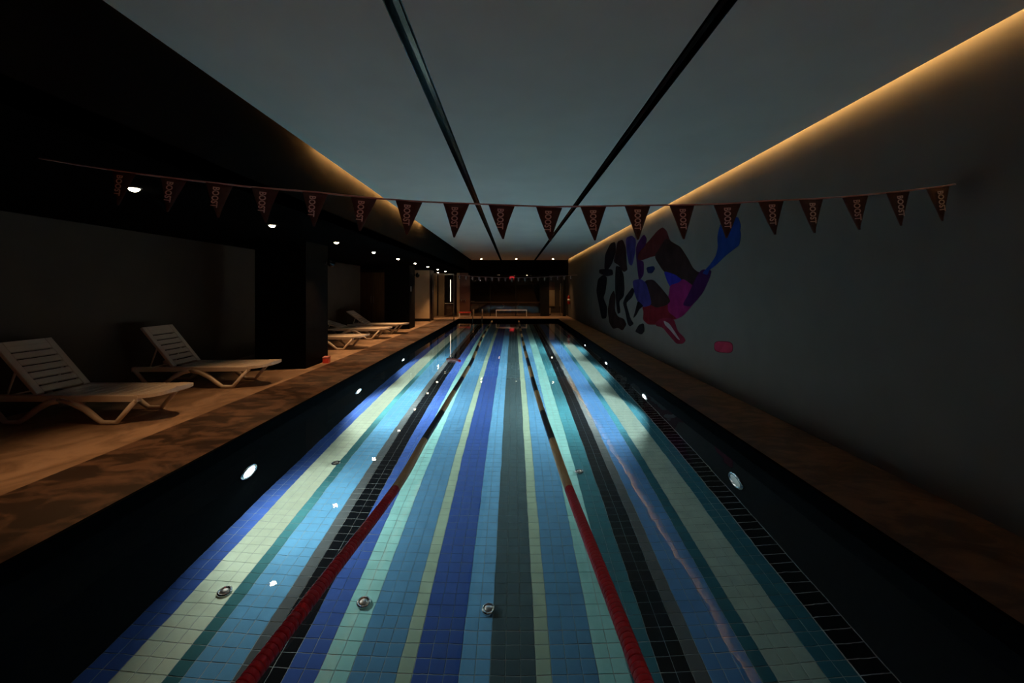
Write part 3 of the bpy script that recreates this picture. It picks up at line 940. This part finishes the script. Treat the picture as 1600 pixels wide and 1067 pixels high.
# chrome pool ladder at the far left end
t = thing('pool_ladder', 'chrome handrails of the pool ladder at the far left end', 'pool ladder', (-1.95, YF, 0))
for sx in (-0.25, 0.25):
    pts = [(sx, 0.42, 0.0)] + [(sx, 0.16 + 0.26 * math.cos(a), 0.34 + 0.20 * math.sin(a)) for a in [math.pi * k / 10 for k in range(11)]] + [(sx, -0.10, -0.9)]
    obj('handrail', MB().tube(pts, 0.02, 10), M['chrome'], t, smooth=True)
for z in (-0.3, -0.55, -0.8):
    obj('step', MB().chamfer_box(-0.25, 0.25, -0.14, -0.06, z - 0.015, z + 0.015, 0.004), M['chrome'], t)

# fire extinguisher on the right wall near the far end
t = thing('fire_extinguisher', 'red fire extinguisher hung on the right wall near the far end', 'fire extinguisher', (XWR - 0.09, 23.5, 0.75))
obj('cylinder', MB().lathe([(0.05, 0), (0.075, 0.02), (0.078, 0.05), (0.078, 0.40), (0.06, 0.46), (0.025, 0.49), (0.022, 0.52)], n=18), M['extinguisher'], t, smooth=True)
obj('valve', MB().box(-0.02, 0.02, -0.06, 0.05, 0.52, 0.545).box(-0.012, 0.012, -0.10, 0.04, 0.56, 0.575).box(-0.015, 0.015, -0.02, 0.02, 0.545, 0.565), M['chrome'], t)
obj('hose', MB().tube([(0, 0.05, 0.53), (-0.02, 0.12, 0.48), (-0.03, 0.13, 0.3), (-0.03, 0.10, 0.12)], 0.012, 8), M['black_matte'], t, smooth=True)
obj('label_band', MB().lathe([(0.0795, 0.18), (0.0795, 0.30)], n=18), M['white_metal'], t, smooth=True)
obj('bracket', MB().box(0.07, 0.089, -0.05, 0.05, 0.2, 0.42), M['steel'], t)

# wooden double door in the recess beyond the loungers
door = tag(link('door_2', None, None, (-6.75, 19.70, 0)), 'brown wooden double door in the recess beyond the loungers')
door['kind'] = 'structure'
obj('door_frame', MB().box(-0.72, -0.64, -0.05, 0.02, 0, 2.50).box(0.64, 0.72, -0.05, 0.02, 0, 2.50).box(-0.64, 0.64, -0.05, 0.02, 2.42, 2.50), M['brown_trim'], door)
l1 = obj('door_leaf', MB().chamfer_box(-0.635, -0.005, -0.03, 0.015, 0.01, 2.41, 0.003), M['door_wood'], door)
l2 = obj('door_leaf', MB().chamfer_box(0.005, 0.635, -0.03, 0.015, 0.01, 2.41, 0.003), M['door_wood2'], door)
obj('handle', MB().tube([(-0.06, -0.03, 0.95), (-0.06, -0.08, 0.97), (-0.06, -0.08, 1.25), (-0.06, -0.03, 1.27)], 0.012, 8), M['steel'], l1, smooth=True)
obj('handle', MB().tube([(0.06, -0.03, 0.95), (0.06, -0.08, 0.97), (0.06, -0.08, 1.25), (0.06, -0.03, 1.27)], 0.012, 8), M['steel'], l2, smooth=True)

# glass screen between the far column and the pool corner
t = thing('glass_screen', 'clear glass screen with steel posts beside the far column', 'glass screen', (-3.56, 21.1, 0))
obj('post', MB().tube([(0.5, 0, 0), (0.5, 0, 2.37)], 0.024, 10), M['steel'], t, smooth=True)
obj('post', MB().tube([(-0.58, 0, 0), (-0.58, 0, 2.37)], 0.024, 10), M['steel'], t, smooth=True)
obj('top_rail', MB().box(-0.58, 0.5, -0.025, 0.025, 2.35, 2.40), M['steel'], t)
obj('base_shoe', MB().box(-0.56, 0.48, -0.02, 0.02, 0.0, 0.04), M['steel'], t)
obj('pane', MB().box(-0.56, 0.48, -0.004, 0.004, 0.04, 2.35), M['clear_glass'], t)

# area behind the screen
struct('wall_far_left', MB().box(-3.20, -2.58, YEND + 0.02, YEND + 0.12, 0, ZS), M['maroon'], 'brown wall panel left of the far glass wall')
struct('wall_far_pillar_1', MB().box(-3.36, -3.20, YEND - 0.02, YEND + 0.2, 0, ZS), M['beige'], 'narrow beige pillar at the far left')
struct('wall_far_pillar_2', MB().box(-4.85, -4.62, YEND + 0.3, YEND + 0.5, 0, ZS), M['beige'], 'narrow beige pillar seen through the screen')
struct('wall_far_pillar_3', MB().box(-4.55, -4.20, YEND + 0.5, YEND + 0.7, 0, ZS), M['beige'], 'wider beige pillar seen through the screen')
t = thing('dark_cabinet', 'dark waist-high cabinet behind the glass screen', 'cabinet', (-3.78, 24.2, 0))
obj('body', MB().box(-0.23, 0.23, -0.2, 0.2, 0.04, 0.75), M['black_matte'], t)
obj('top', MB().chamfer_box(-0.25, 0.25, -0.22, 0.22, 0.75, 0.785, 0.006), M['steel'], t)
obj('door', MB().box(-0.21, 0.21, -0.215, -0.2, 0.07, 0.72), M['brown_trim'], t)
t = thing('vertical_light', 'tall thin glowing tube lamp above the dark cabinet', 'lamp', (-3.80, 24.8, 0))
obj('backboard', MB().box(-0.17, 0.17, 0.05, 0.09, 0.0, ZS - 0.01), M['black_matte'], t)
obj('tube', MB().tube([(0, 0, 0.86), (0, 0, 2.18)], 0.016, 10), emit('tube_glow', (1.0, 0.84, 0.62), 3.0, True), t, smooth=True)
obj('cap', MB().tube([(0, 0, 0.83), (0, 0, 0.865)], 0.026, 10).box(-0.012, 0.012, 0, 0.05, 0.835, 0.86), M['steel'], t)
obj('cap', MB().tube([(0, 0, 2.175), (0, 0, 2.21)], 0.026, 10).box(-0.012, 0.012, 0, 0.05, 2.18, 2.205), M['steel'], t)
t = thing('wall_shelf', 'small steel shelf on the brown panel left of the glass wall', 'shelf', (-3.0, YEND + 0.02, 0.98))
obj('board', MB().chamfer_box(-0.13, 0.2, -0.14, 0, 0, 0.03, 0.004), M['chrome'], t)
obj('bracket', MB().box(-0.10, -0.08, -0.10, 0, -0.08, 0), M['steel'], t)
obj('bracket', MB().box(0.14, 0.16, -0.10, 0, -0.08, 0), M['steel'], t)

# red sign behind the camera, seen mirrored in the far glass
t = thing('exit_sign', 'glowing red sign on the near wall, mirrored in the far glass', 'sign', (-0.17, Y0 + 0.005, 3.0))
obj('housing', MB().chamfer_box(-0.29, 0.29, 0, 0.06, -0.17, 0.17, 0.01), M['black_matte'], t)
obj('face', MB().box(-0.26, 0.26, 0.06, 0.066, -0.14, 0.14), emit('sign_red', (1.0, 0.05, 0.06), 7.5, True), t)
